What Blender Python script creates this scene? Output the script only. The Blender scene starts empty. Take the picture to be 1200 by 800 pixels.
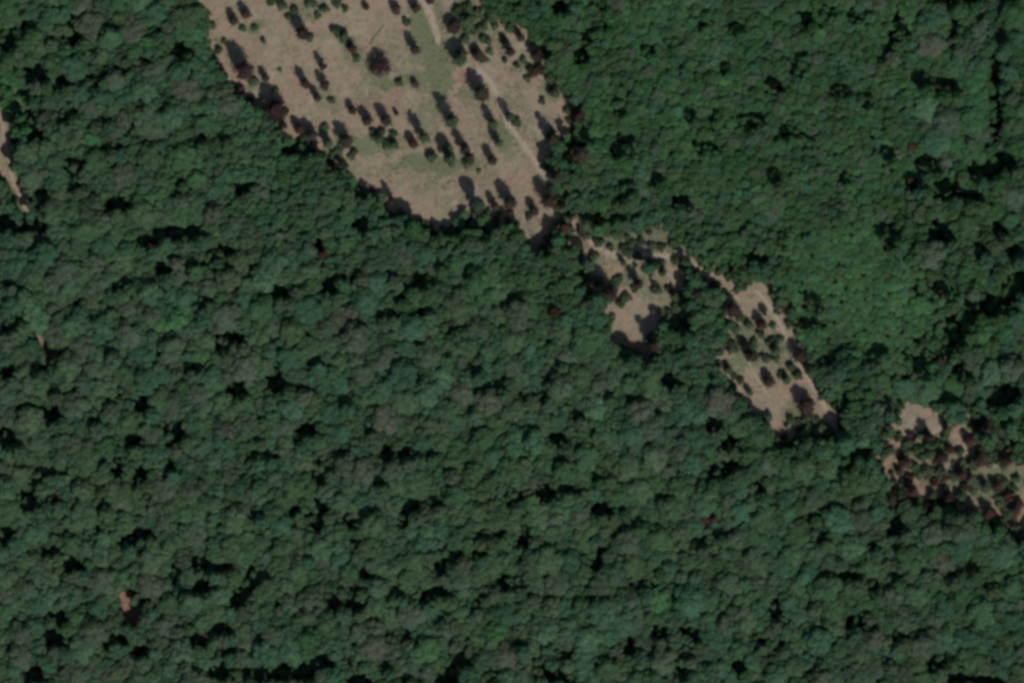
import bpy, math, random
import numpy as np
from mathutils import Vector, Matrix

random.seed(11)
S = 0.5                                  # metres per photo pixel (photo 1200 x 800)
SUN_EL, SUN_AZ = 47.0, 151.0             # sun in the south-south-east
COL = bpy.context.scene.collection
R = math.radians

def W(px, py):                           # photo pixel -> metres on the ground plane
    return ((px - 600) * S, (400 - py) * S)

def terrain(x, y):
    return (1.1 * np.sin(x / 61 + .7) * np.cos(y / 53 - .4) + .5 * np.sin(x / 27 + y / 34))

# ------------------------------------------------------------------ helpers
def tag(o, label=None, cat=None, group=None, kind=None):
    if label: o['label'] = label
    if cat: o['category'] = cat
    if group: o['group'] = group
    if kind: o['kind'] = kind

def mesh_from(name, V, F, mat, vals=None, smooth=False):
    me = bpy.data.meshes.new(name)
    me.from_pydata([tuple(v) for v in V], [], F)
    if vals is not None:
        a = me.attributes.new('tint', 'FLOAT', 'FACE')
        a.data.foreach_set('value', np.asarray(vals, dtype=np.float32))
    if smooth:
        me.polygons.foreach_set('use_smooth', [True] * len(me.polygons))
    me.materials.append(mat)
    me.update()
    return me

def add_obj(name, me, parent=None, loc=(0, 0, 0)):
    o = bpy.data.objects.new(name, me)
    o.location = loc
    COL.objects.link(o)
    if parent: o.parent = parent
    return o

def empty(name, loc, rz=0, sc=(1, 1, 1)):
    o = bpy.data.objects.new(name, None)
    o.location = loc; o.rotation_euler = (0, 0, rz); o.scale = sc
    o.empty_display_size = .5
    COL.objects.link(o)
    return o

# ------------------------------------------------------------------ materials
def nmat(name):
    m = bpy.data.materials.new(name); m.use_nodes = True
    nt = m.node_tree; nt.nodes.clear()
    return m, nt
def N(nt, t, **kw):
    n = nt.nodes.new(t)
    for k, v in kw.items():
        if k.startswith('i_'): n.inputs[k[2:]].default_value = v
        else: setattr(n, k, v)
    return n
def mixc(nt, fac, a, b, mode='MIX'):
    n = nt.nodes.new('ShaderNodeMix'); n.data_type = 'RGBA'; n.blend_type = mode
    for sock, v in ((0, fac), (6, a), (7, b)):
        if hasattr(v, 'is_linked'): nt.links.new(v, n.inputs[sock])
        elif sock == 0: n.inputs[0].default_value = v
        else: n.inputs[sock].default_value = (*v, 1)
    return n.outputs[2]
def ramp(nt, src, stops, interp='LINEAR'):
    n = nt.nodes.new('ShaderNodeValToRGB'); n.color_ramp.interpolation = interp
    el = n.color_ramp.elements
    while len(el) < len(stops): el.new(.5)
    for e, (p, c) in zip(el, stops):
        e.position = p; e.color = (*c, 1) if len(c) == 3 else c
    nt.links.new(src, n.inputs[0])
    return n.outputs[0]
def math_(nt, op, a, b=None, clamp=False):
    n = nt.nodes.new('ShaderNodeMath'); n.operation = op; n.use_clamp = clamp
    for i, v in enumerate((a, b)):
        if v is None: continue
        if hasattr(v, 'is_linked'): nt.links.new(v, n.inputs[i])
        else: n.inputs[i].default_value = v
    return n.outputs[0]
def noise(nt, vec, scale, detail=3, rough=.55, dist=0.):
    n = N(nt, 'ShaderNodeTexNoise'); n.inputs['Scale'].default_value = scale
    n.inputs['Detail'].default_value = detail; n.inputs['Roughness'].default_value = rough
    n.inputs['Distortion'].default_value = dist
    nt.links.new(vec, n.inputs['Vector'])
    return n.outputs['Fac']

def leaf_material(name, palette, zone=False, transl=.16, gain=1.0, var=.3):
    """palette: colours chosen per tree (by where the tree stands), with leaf-to-leaf variation"""
    m, nt = nmat(name)
    info = N(nt, 'ShaderNodeObjectInfo')
    loc = info.outputs['Location']
    big = noise(nt, loc, .012, 2)
    mid = noise(nt, loc, .13, 2)
    rnd = info.outputs['Random']
    k = math_(nt, 'ADD', math_(nt, 'MULTIPLY', big, 1.1), math_(nt, 'MULTIPLY', mid, .8))
    k = math_(nt, 'ADD', k, math_(nt, 'MULTIPLY', rnd, .40))
    k = math_(nt, 'SUBTRACT', k, .68, True)
    n = len(palette)
    col = ramp(nt, k, [((i + .5) / n, tuple(c * gain for c in p)) for i, p in enumerate(palette)])
    if zone:    # the north-east stand is a fresher green, the south-west one greyer
        sx = N(nt, 'ShaderNodeSeparateXYZ'); nt.links.new(loc, sx.inputs[0])
        d = math_(nt, 'ADD', math_(nt, 'MULTIPLY', sx.outputs[0], .0019), math_(nt, 'MULTIPLY', sx.outputs[1], .0031))
        d = math_(nt, 'ADD', math_(nt, 'ADD', d, .36), math_(nt, 'MULTIPLY', math_(nt, 'SUBTRACT', mid, .5), .7), True)
        hue = N(nt, 'ShaderNodeHueSaturation')
        nt.links.new(col, hue.inputs['Color'])
        nt.links.new(math_(nt, 'ADD', math_(nt, 'MULTIPLY', d, .18), .95), hue.inputs['Saturation'])
        nt.links.new(math_(nt, 'SUBTRACT', 1.07, math_(nt, 'MULTIPLY', d, .12)), hue.inputs['Value'])
        col = hue.outputs[0]
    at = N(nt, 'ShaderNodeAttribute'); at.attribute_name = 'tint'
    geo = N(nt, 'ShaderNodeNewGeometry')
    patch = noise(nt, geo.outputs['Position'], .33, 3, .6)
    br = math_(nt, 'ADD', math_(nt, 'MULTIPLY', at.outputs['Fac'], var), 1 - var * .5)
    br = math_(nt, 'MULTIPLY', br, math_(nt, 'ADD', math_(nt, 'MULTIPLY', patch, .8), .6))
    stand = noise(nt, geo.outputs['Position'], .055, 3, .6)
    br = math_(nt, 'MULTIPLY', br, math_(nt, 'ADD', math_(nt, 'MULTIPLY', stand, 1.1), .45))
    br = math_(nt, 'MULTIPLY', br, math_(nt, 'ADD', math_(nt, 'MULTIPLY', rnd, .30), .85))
    hv = N(nt, 'ShaderNodeHueSaturation'); nt.links.new(col, hv.inputs['Color']); nt.links.new(br, hv.inputs['Value'])
    nt.links.new(math_(nt, 'ADD', .485, math_(nt, 'MULTIPLY', patch, .03)), hv.inputs['Hue'])
    d = N(nt, 'ShaderNodeBsdfPrincipled'); d.inputs['Roughness'].default_value = .7
    d.inputs['Specular IOR Level'].default_value = .18
    nt.links.new(hv.outputs[0], d.inputs['Base Color'])
    t = N(nt, 'ShaderNodeBsdfTranslucent'); nt.links.new(hv.outputs[0], t.inputs[0])
    mx = N(nt, 'ShaderNodeMixShader'); mx.inputs[0].default_value = transl
    nt.links.new(d.outputs[0], mx.inputs[1]); nt.links.new(t.outputs[0], mx.inputs[2])
    o = N(nt, 'ShaderNodeOutputMaterial'); nt.links.new(mx.outputs[0], o.inputs[0])
    return m

def bark_material(name, c1, c2):
    m, nt = nmat(name)
    tc = N(nt, 'ShaderNodeNewGeometry')
    f = noise(nt, tc.outputs['Position'], 2.2, 4)
    col = ramp(nt, f, [(.3, c1), (.7, c2)])
    d = N(nt, 'ShaderNodeBsdfPrincipled'); d.inputs['Roughness'].default_value = .9
    nt.links.new(col, d.inputs['Base Color'])
    o = N(nt, 'ShaderNodeOutputMaterial'); nt.links.new(d.outputs[0], o.inputs[0])
    return m

FG = 1.06
M_forest = leaf_material('forest_leaves', [(.040, .102, .052), (.058, .108, .046), (.045, .112, .047), (.062, .106, .054),
                                           (.042, .108, .052), (.066, .102, .056), (.043, .118, .046)], zone=True, gain=FG)
M_grey = leaf_material('grey_green_leaves', [(.060, .106, .060), (.067, .106, .064), (.063, .102, .060)], gain=FG)
M_pale = leaf_material('pale_green_leaves', [(.062, .134, .072), (.066, .138, .072)], gain=FG)
M_fresh = leaf_material('fresh_green_leaves', [(.048, .134, .050), (.052, .138, .052)], gain=FG)
M_brown = leaf_material('brownish_leaves', [(.074, .098, .062), (.080, .096, .064)], gain=FG)
M_teal = leaf_material('blue_green_leaves', [(.042, .108, .060), (.044, .112, .062)], gain=FG)
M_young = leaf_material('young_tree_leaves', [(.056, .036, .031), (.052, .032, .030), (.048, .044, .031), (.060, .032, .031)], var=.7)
M_bush = leaf_material('bush_leaves', [(.056, .105, .050), (.070, .095, .052), (.052, .098, .046)], var=.7)
M_rust = leaf_material('rust_leaves', [(.078, .044, .034), (.066, .040, .032)], var=.8)
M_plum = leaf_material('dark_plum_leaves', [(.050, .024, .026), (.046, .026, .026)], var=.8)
M_scrub = leaf_material('scrub_leaves', [(.130, .165, .088), (.150, .115, .080), (.190, .180, .115), (.120, .085, .062), (.125, .165, .085)], var=.6)
M_bark = bark_material('bark', (.050, .040, .032), (.11, .09, .07))
M_pbark = bark_material('weathered_wood', (.30, .25, .20), (.42, .36, .29))
M_dbark = bark_material('dark_wood', (.10, .075, .06), (.17, .13, .10))

# ------------------------------------------------------------------ traced map data (photo pixels)
CLEAR = [
 [(225,-90),(228,0),(246,30),(243,52),(252,76),(268,98),(284,112),(302,128),(322,150),(345,165),(372,176),(396,190),(410,204),
  (428,224),(441,238),(461,252),(485,260),(505,266),(521,268),(539,254),(556,246),(579,254),(611,273),(622,290),(634,300),(643,284),
  (646,262),(660,262),(680,278),(688,270),(668,246),(655,222),(646,206),(641,184),(640,168),(655,158),(668,141),(669,112),(655,92),
  (634,86),(642,62),(615,35),(592,26),(572,12),(560,-10),(540,-50),(520,-90)],
 [(676,318),(690,326),(694,352),(682,340)],
 [(664,246),(690,268),(716,276),(744,272),(770,264),(792,276),(804,292),(800,306),(776,302),(750,310),(728,318),(716,330),(700,352),(686,352),(680,330),(690,312),(686,296),(668,280),(656,262)],
 [(800,296),(822,306),(846,322),(860,330),(852,350),(834,342),(816,326)],
 [(770,290),(802,293),(801,318),(802,346),(806,366),(799,378),(784,376),(770,384),(766,420),(750,416),(738,411),(718,404),(711,370),
  (718,346),(716,326),(732,318),(752,306),(760,330),(772,325)],
 [(818,312),(830,320),(846,340),(842,346),(826,332)],
 [(868,330),(881,322),(897,328),(907,356),(929,378),(937,400),(948,432),(966,458),(974,480),(989,512),(980,514),(966,490),(950,500),
  (935,506),(923,520),(912,514),(893,492),(884,484),(868,462),(848,442),(834,424),(852,400),(858,380),(848,360),(856,344)],
 [(1052,475),(1098,478),(1112,500),(1132,485),(1144,492),(1140,508),(1122,518),(1095,518),(1084,520),(1072,534),(1058,528),(1050,508)],
 [(1028,492),(1050,496),(1056,530),(1075,536),(1100,520),(1140,508),(1152,530),(1176,524),(1196,540),(1215,560),(1215,632),(1178,622),
  (1150,604),(1120,592),(1084,602),(1066,588),(1050,572),(1038,560),(1040,545),(1028,530)],
 [(1168,604),(1186,606),(1215,620),(1215,634),(1178,620)],
 [(-40,80),(10,84),(26,104),(28,128),(18,146),(6,150),(-40,150)],
 [(-14,120),(4,122),(8,160),(18,200),(26,225),(36,244),(30,258),(18,244),(6,222),(-6,190)],
 [(42,396),(56,398),(60,424),(52,424)],
 [(368,280),(380,282),(382,294),(372,292)],
 [(143,694),(156,698),(165,728),(153,736),(143,718)],
]
# grass patches inside/around the open ground: x, y, rx, ry, strength
GRASS = [(470,60,26,30,.35),(560,110,16,24,.35),(600,120,20,30,.35),(410,170,20,10,.4),(500,215,34,12,.4),(514,30,12,40,.6),(518,85,16,30,.75),(505,130,20,26,.5),(480,130,12,16,.3),(565,150,12,30,.35),(10,110,24,30,1.3),(440,238,16,8,.3),(600,160,16,30,.4),(548,24,22,30,.85),(580,44,20,16,.5),(708,276,30,14,.85),(756,276,34,12,1),(700,312,14,14,.5),(512,70,14,50,.8),(486,60,14,22,.5),(440,70,50,18,.35),(360,10,30,14,.5),(491,28,13,24,1),(508,66,18,34,.9),(470,96,34,10,.8),(430,168,46,14,.7),(515,192,60,11,.9),(592,150,14,28,.8),
 (545,112,12,10,.6),(660,262,20,16,.8),(718,292,22,14,1),(776,284,26,14,1),(792,366,16,12,1),(742,328,16,14,.8),(874,404,24,32,.7),
 (908,402,20,16,.7),(930,486,16,14,.8),(1076,532,20,14,.8),(1104,525,22,16,.7),(1150,500,18,14,.7),(1150,570,30,24,.8),(388,122,16,10,.5),
 (620,76,24,8,.8),(646,98,18,16,.9),(10,112,18,34,1),(12,240,14,14,.9),(884,322,14,9,.9),(296,32,16,8,.7),(410,64,16,18,.6),
 (506,110,14,40,.5),(560,200,30,20,.35),(500,140,14,30,.4),(262,48,12,6,.5),(455,200,60,10,.35),(380,110,10,8,.5),(297,95,10,8,.7),
 (530,236,26,14,.3),(470,60,26,14,.3),(610,150,22,34,.35),(858,430,14,12,.6),(920,430,24,22,.5),(1092,556,20,14,.6),(1186,560,22,24,.7),(1130,560,20,16,.8),(1060,550,14,12,.6),
 (620,262,16,22,.3),(440,75,30,24,.3),(770,345,20,22,.5),(340,70,40,20,.15),(430,110,18,16,.35)]
# reddish bare soil
RED = [(300,70,34,40,.4),(350,110,34,26,.4),(400,130,30,24,.35),(560,210,24,18,.4),(1100,570,60,34,.45),(1170,590,40,30,.5),(1040,540,16,30,.5),(1060,580,20,14,.6),(1110,588,22,10,.7),(1150,560,20,14,.6),(1046,512,12,16,.6),(1090,530,18,10,.6),(1190,600,16,16,.7),(1030,530,10,20,.6),(280,60,30,24,.4),(330,110,30,20,.25),(440,118,34,14,.6),(484,96,10,8,.7),(465,120,20,18,.6),(541,148,12,22,.5),(545,92,18,8,.7),(596,215,20,22,.4),(590,235,10,14,.6),
 (380,292,12,12,.7),(650,366,12,10,1),(152,712,12,24,.9),(51,410,8,16,.6),(1090,562,18,14,.9),(1178,612,20,14,.9),(744,410,12,10,.8),
 (635,292,10,12,.8),(1068,172,10,6,.8),(312,62,14,14,.4),(430,120,24,14,.4),(600,90,30,20,.4),(233,14,12,12,.8),(916,508,10,12,.6),
 (785,330,12,16,.4),(900,350,14,20,.3),(68,470,12,12,.7),(1097,597,16,10,.8),(1040,500,14,20,.5),(255,84,10,14,.6),(1052,30,14,10,.5)]
TRACKS = {
 'main': ([(484,-90),(486,-40),(491,-8),(501,10),(509,30),(514,52)], 9.5),
 'bend': ([(540,74),(553,79),(566,86),(576,98),(583,111),(589,128),(597,146),(610,164),(622,180),(634,198),(648,215),(655,228),(662,247),
           (674,262),(688,277),(702,289),(718,298),(740,300),(770,300),(800,303),(822,316),(836,328),(848,342),(868,350)], 8.5),
 'east': ([(884,338),(896,350),(908,366),(918,386),(926,406),(938,428),(950,446),(962,466),(972,486),(983,508)], 5.5),
 'fork': ([(838,420),(852,436),(864,452),(876,468),(886,484)], 2.6),
 'fork2': ([(874,412),(882,432),(894,452),(904,466)], 2.6),
 'west': ([(-70,60),(-30,100),(-4,130),(3,158),(8,186),(14,212),(24,236),(31,250)], 3.6),
}
# dark gaps in the canopy: x, y, rx, ry
G0 = """85 35 10 14;40 86 12 11;72 95 8 8;27 107 9 9;105 96 8 5;116 88 8 5;128 78 8 5;166 71 7 5;209 57 11 9;5 45 12 13;32 140 8 12;68 139 8 6;80 132 8 5;
122 137 6 6;40 157 9 8;180 35 5 4;32 30 7 5;85 192 11 9;130 172 11 4;232 162 7 4;17 155 5 10;260 160 6 5;47 232 8 13;40 265 14 9;136 239 13 8;5 262 12 12;
172 281 12 6;187 273 8 8;205 272 10 8;224 270 9 8;192 314 10 9;228 307 10 5;245 299 10 5;262 293 10 6;136 334 7 6;146 326 6 7;86 355 6 6;10 380 7 8;20 371 7 7;
270 395 14 7;282 220 8 8;85 215 7 7;205 225 5 4;7 435 8 8;45 430 7 6;60 478 10 13;30 477 13 5;7 510 12 12;107 490 7 8;155 515 10 8;145 460 6 5;165 472 9 8;
202 503 12 12;200 516 7 6;275 455 11 9;32 583 9 14;44 560 6 7;58 552 10 4;165 555 8 9;136 547 7 11;195 545 6 8;117 590 8 6;287 550 6 9;125 408 7 7;225 430 9 4;
62 585 6 4;260 405 8 7;5 627 12 12;106 619 6 6;150 633 10 6;165 622 10 8;57 646 10 4;85 660 10 8;202 667 6 12;236 660 13 10;258 663 14 5;235 687 8 9;288 687 8 11;
276 702 8 8;295 680 6 12;155 707 12 14;150 700 10 12;180 703 7 7;100 710 8 6;64 722 12 8;57 735 6 8;62 750 10 8;260 735 10 8;232 748 10 8;262 760 7 5;135 750 10 5;
165 762 9 8;37 790 12 10;255 787 12 8;292 787 9 8;217 727 7 5;217 770 9 4;422 262 9 9;436 252 9 5;325 342 11 9;384 334 9 10;394 320 8 7;380 300 8 7;393 302 7 5;
412 340 5 10;487 325 11 6;478 332 5 7;500 330 8 4;462 347 9 4;450 367 10 5;497 360 8 5;525 380 9 6;457 315 6 5;512 307 6 5;322 442 12 14;401 466 6 6;359 502 10 8;
348 512 6 5;306 489 5 9;582 449 8 7;452 530 8 9;476 530 10 8;494 530 14 3;372 552 8 13;382 546 8 6;372 590 10 10;350 597 10 4;480 592 9 8;508 587 7 6;305 532 12 4;
442 562 6 6;597 580 6 7;367 420 5 5;431 495 5 5;555 432 5 4;370 607 8 12;407 609 7 9;471 610 6 10;305 670 7 8;425 675 9 10;417 685 8 6;380 690 6 9;389 703 7 9;
414 707 8 8;460 692 9 5;488 695 7 7;516 656 8 12;530 648 10 4;550 647 12 4;513 693 10 6;563 692 6 8;553 707 6 8;592 682 10 9;472 742 8 7;352 702 5 9;325 700 5 8;
345 785 22 11;375 775 12 9;315 788 16 9;407 762 4 11;450 777 6 7;420 797 12 8;549 760 5 10;535 772 10 9;522 792 12 10;475 791 7 5;572 791 7 7;575 624 10 5;
412 637 5 6;782 445 9 9;709 460 5 5;617 460 6 5;637 462 5 4;657 471 5 4;652 512 9 8;697 555 6 6;637 575 10 10;603 582 9 8;665 572 10 5;705 595 11 8;837 497 10 8;
852 517 8 9;850 545 13 5;835 557 10 5;675 485 6 4;887 572 6 7;614 627 8 13;607 640 5 8;602 682 8 7;698 654 6 10;707 640 4 6;755 685 11 5;822 634 9 5;842 622 8 5;
771 740 9 9;795 739 8 5;735 755 7 10;745 610 5 5;605 750 8 6;650 790 10 7;665 795 8 5;630 780 6 9;657 765 7 8;815 740 6 10;802 763 6 8;797 778 5 8;865 780 8 8;
887 750 8 5;992 674 10 6;1002 665 6 5;999 727 9 8;1018 734 7 5;907 712 7 10;911 752 7 6;1051 744 6 5;1093 775 8 8;1104 768 9 5;1120 792 9 7;1155 797 16 6;
1047 612 9 14;1022 686 6 6;1022 636 6 6;1047 675 6 4;1112 672 7 4;1135 662 5 7;1158 682 8 4;1172 673 8 4;1037 770 6 5;960 627 7 6;1197 635 5 9;1102 407 12 14;
1065 427 17 14;1052 440 8 8;1122 437 8 6;1178 458 12 12;1165 470 8 10;1175 522 12 10;1007 530 12 5;1195 557 7 13;1104 222 8 9;1114 216 8 7;1100 270 11 10;1078 266 7 5;
1093 338 17 11;1098 325 8 7;1150 357 16 9;1172 345 16 10;1194 330 10 10;1110 390 14 14;1047 272 7 5;1041 282 6 6;952 358 9 6;950 378 12 5;
920 355 7 7;1170 267 6 7;1187 292 7 6;1147 292 6 6;1135 230 8 5;1150 200 12 8;917 282 4 7;907 207 6 6;1075 214 8 5;1047 32 13 14;
1037 58 9 12;972 14 8 7;945 20 8 8;1000 18 8 8;942 70 6 9;932 86 6 6;905 102 10 6;1105 99 10 7;1084 95 8 4;1015 120 8 6;1163 85 7 14;1164 110 5 10;1166 140 6 16;
1175 187 10 9;1155 195 12 7;927 156 10 4;1087 193 8 6;1115 32 5 8;1172 42 6 5;1125 0 14 4;950 172 6 8;985 107 11 4;685 45 7 10;679 65 8 8;702 30 9 5;826 27 5 10;
902 100 8 9;885 138 9 7;876 146 7 7;727 127 7 8;809 135 6 4;827 174 10 5;732 160 10 7;737 177 8 6;862 32 6 5;655 8 9 8;705 5 6 7;840 142 6 8;681 160 9 10;
676 143 6 16;737 220 8 6;728 228 7 6;696 253 14 6;712 252 10 5;674 226 6 5;797 236 9 8;730 178 10 4;717 273 6 4;852 317 8 5;866 309 10 5;884 302 12 6;810 280 7 6;
796 381 12 8;782 344 7 9;682 304 8 8;936 408 8 10;983 470 9 12;
920 520 10 6;948 508 14 7;968 504 9 9;1152 492 7 14;1172 496 12 7;1047 585 7 12;1165 610 8 8;
333 150 8 7;321 158 8 7;350 176 16 6;395 192 10 6;
408 202 6 6;423 222 8 8;445 242 8 7;465 248 10 8;478 254 8 6;500 264 14 6;520 270 14 5;545 260 12 10;568 264 14 6;668 178 10 12;
640 282 6 12;655 262 8 8;9 330 5 5;300 600 5 5;240 350 5 4;100 300 4 4;210 210 5 4;770 210 5 4;850 80 5 5;760 60 4 5;990 210 5 4;1040 180 5 6;950 600 6 5"""
GAPS = [tuple(float(v) for v in g.split()) for g in G0.replace('\n', '').split(';')]
# recognisable big crowns: x, y, r, leaf kind, depth words
CROWNS = [(35,492,15,'o'),(150,497,12,'o'),(7,572,14,'o'),(67,466,9,'b'),(130,482,10,'g'),(82,637,11,'o'),(122,631,11,'p'),(175,657,15,'o'),
 (115,713,14,'t'),(200,708,14,'o'),(233,672,6,'p'),(250,752,7,'p'),(40,732,11,'t'),(212,762,14,'o'),(60,248,14,'o'),(207,309,8,'b'),(182,297,9,'p'),
 (217,287,9,'g'),(22,305,15,'t'),(165,250,15,'o'),(112,236,9,'g'),(135,94,12,'g'),(160,84,7,'g'),(172,48,8,'f'),(75,60,9,'f'),(52,138,9,'b'),
 (86,196,6,'g'),(107,163,11,'f'),(365,702,13,'g'),(400,694,7,'g'),(442,688,13,'o'),(505,652,8,'g'),(540,662,11,'b'),(484,657,15,'o'),(393,622,12,'o'),
 (438,612,13,'o'),(402,722,10,'p'),(417,653,6,'p'),(437,512,9,'o'),(457,551,12,'g'),(342,572,15,'o'),(405,545,14,'g'),(356,465,10,'b'),(660,552,12,'o'),
 (772,702,15,'f'),(812,727,7,'p'),(646,711,12,'o'),(682,712,11,'o'),(850,732,12,'g'),(1025,749,13,'b'),(960,794,12,'b'),(909,734,8,'g'),(484,267,8,'f'),
 (362,318,12,'o'),(425,328,9,'b'),(463,331,8,'g'),(112,150,8,'g'),(24,140,6,'f'),(30,152,6,'f'),(95,110,12,'t'),(118,112,10,'t'),(145,140,11,'b'),
 (240,372,11,'t'),(120,380,11,'o'),(60,385,10,'b'),(30,350,11,'o'),(190,352,10,'t'),(100,320,11,'o'),(60,330,12,'g'),(250,250,12,'b'),(265,270,9,'g'),
 (300,300,12,'o'),(190,440,11,'t'),(230,460,12,'g'),(95,445,10,'g'),(50,445,11,'o'),(265,505,11,'b'),(305,570,10,'o'),(250,590,12,'o'),(95,575,12,'o'),
 (70,515,9,'o'),(125,520,10,'f'),(20,640,10,'t'),(30,690,12,'o'),(270,640,12,'o'),(330,640,12,'o'),(320,745,14,'o'),(360,748,12,'f'),(440,735,11,'o'),
 (500,715,10,'t'),(520,735,10,'g'),(580,740,12,'f'),(620,660,12,'g'),(560,600,12,'o'),(530,560,10,'g'),(1130,320,11,'o'),(1140,345,9,'g'),(1170,320,10,'o'),
 (1190,375,12,'t'),(1150,390,11,'f'),(1080,360,12,'f'),(1120,455,12,'f'),(1090,460,12,'p'),(1060,455,11,'t'),(990,520,11,'t'),(1010,515,9,'p'),
 (560,240,8,'g'),(795,420,10,'t'),(855,380,6,'t'),(742,425,9,'t'),(700,350,8,'t'),(694,365,9,'t'),(690,310,7,'g'),(846,508,6,'p'),(808,398,9,'t'),
 (905,380,5,'o'),(650,366,6,'r'),(1068,172,5.5,'r'),(826,608,6,'r'),(836,607,5,'r'),(378,298,5,'r'),(1188,480,9,'p'),(1185,500,8,'t'),(1047,70,10,'g'),(1125,60,9,'g'),(960,40,9,'f'),(1185,115,8,'g'),(700,270,7,'f'),(672,208,7,'o')]
KM = {'g': (M_grey, 'greyish green'), 'o': (M_forest, 'mid green'), 'p': (M_pale, 'pale green'), 'f': (M_fresh, 'bright green'),
      'b': (M_brown, 'greyish brown'), 't': (M_teal, 'dull teal'), 'r': (M_rust, 'rusty red')}

# ------------------------------------------------------------------ numpy map helpers
def in_poly(poly, X, Y):
    inside = np.zeros(X.shape, bool)
    n = len(poly)
    for i in range(n):
        x1, y1 = poly[i]; x2, y2 = poly[(i + 1) % n]
        if y1 == y2: continue
        c = ((y1 > Y) != (y2 > Y)) & (X < (x2 - x1) * (Y - y1) / (y2 - y1) + x1)
        inside ^= c
    return inside
def poly_dist(poly, X, Y):               # signed, negative inside
    d = np.full(X.shape, 1e9)
    n = len(poly)
    for i in range(n):
        x1, y1 = poly[i]; x2, y2 = poly[(i + 1) % n]
        dx, dy = x2 - x1, y2 - y1
        t = np.clip(((X - x1) * dx + (Y - y1) * dy) / (dx * dx + dy * dy + 1e-9), 0, 1)
        d = np.minimum(d, np.hypot(X - x1 - t * dx, Y - y1 - t * dy))
    return np.where(in_poly(poly, X, Y), -d, d)
def warp(X, Y, a=3.0):
    X, Y = X + 2.6 * np.sin(Y / 14. + np.sin(X / 21.)), Y + 2.6 * np.sin(X / 12. + 1.4 * np.sin(Y / 17.))
    wx = a * (np.sin(Y / 6.1 + 1.3 * np.sin(X / 9.)) + .6 * np.sin(Y / 2.9 + X / 4.3))
    wy = a * (np.sin(X / 5.3 + 1.1 * np.sin(Y / 8.)) + .6 * np.sin(X / 3.1 - Y / 3.7))
    return X + wx, Y + wy
def clear_dist(X, Y):
    d = np.full(X.shape, 1e9)
    for p in CLEAR: d = np.minimum(d, poly_dist(p, X, Y))
    return d
def blobs(L, X, Y):
    v = np.zeros(X.shape)
    for (x, y, rx, ry, s) in L:
        q = ((X - x) / rx) ** 2 + ((Y - y) / ry) ** 2
        v = np.maximum(v, s * np.clip(1.35 - q * .9, 0, 1))
    return v

# ------------------------------------------------------------------ ground
def ground_material():
    m, nt = nmat('ground')
    g = N(nt, 'ShaderNodeNewGeometry'); P = g.outputs['Position']
    def attr(n):
        a = N(nt, 'ShaderNodeAttribute'); a.attribute_name = n; return a.outputs['Fac']
    f1 = noise(nt, P, .045, 5, .65); f2 = noise(nt, P, .35, 4, .6); f3 = noise(nt, P, 2.5, 3)
    sand = ramp(nt, f1, [(.30, (.330, .218, .165)), (.44, (.320, .240, .178)), (.56, (.275, .240, .175)), (.70, (.400, .335, .262))])
    sand = mixc(nt, math_(nt, 'MULTIPLY', ramp(nt, f2, [(.48, (0, 0, 0)), (.68, (1, 1, 1))]), .6), sand, (.185, .145, .102))
    sand = mixc(nt, math_(nt, 'MULTIPLY', ramp(nt, f2, [(.28, (1, 1, 1)), (.42, (0, 0, 0))]), .5), sand, (.36, .295, .22))
    f4 = noise(nt, P, .11, 4, .6)
    sand = mixc(nt, math_(nt, 'MULTIPLY', ramp(nt, f4, [(.45, (0, 0, 0)), (.68, (1, 1, 1))]), .65), sand, (.205, .195, .132))
    sand = mixc(nt, math_(nt, 'MULTIPLY', f3, .22), sand, (.20, .155, .115))
    grass = ramp(nt, f2, [(.3, (.100, .145, .078)), (.6, (.140, .168, .098)), (.8, (.195, .195, .13))])
    red = ramp(nt, f2, [(.3, (.20, .115, .085)), (.7, (.30, .185, .140))])
    gm = math_(nt, 'ADD', math_(nt, 'MULTIPLY', math_(nt, 'SUBTRACT', f2, .5), 1.5), attr('grass'))
    gm = ramp(nt, gm, [(.15, (0, 0, 0)), (.7, (1, 1, 1))])
    rm = math_(nt, 'ADD', math_(nt, 'SUBTRACT', f2, .5), attr('red'))
    rm = ramp(nt, rm, [(.3, (0, 0, 0)), (.9, (1, 1, 1))])
    c = mixc(nt, rm, sand, red)
    c = mixc(nt, math_(nt, 'MULTIPLY', gm, .85), c, grass)
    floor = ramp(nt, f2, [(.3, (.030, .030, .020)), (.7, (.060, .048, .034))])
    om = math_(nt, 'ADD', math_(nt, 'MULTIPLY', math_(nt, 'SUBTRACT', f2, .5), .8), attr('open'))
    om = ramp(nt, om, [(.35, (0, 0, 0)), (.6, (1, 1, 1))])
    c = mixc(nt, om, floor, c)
    d = N(nt, 'ShaderNodeBsdfPrincipled'); d.inputs['Roughness'].default_value = .95
    d.inputs['Specular IOR Level'].default_value = .1
    b = N(nt, 'ShaderNodeBump'); b.inputs['Strength'].default_value = .7; b.inputs['Distance'].default_value = .5
    nt.links.new(noise(nt, P, .8, 4, .65), b.inputs['Height']); nt.links.new(b.outputs[0], d.inputs['Normal'])
    nt.links.new(c, d.inputs['Base Color'])
    o = N(nt, 'ShaderNodeOutputMaterial'); nt.links.new(d.outputs[0], o.inputs[0])
    return m

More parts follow.
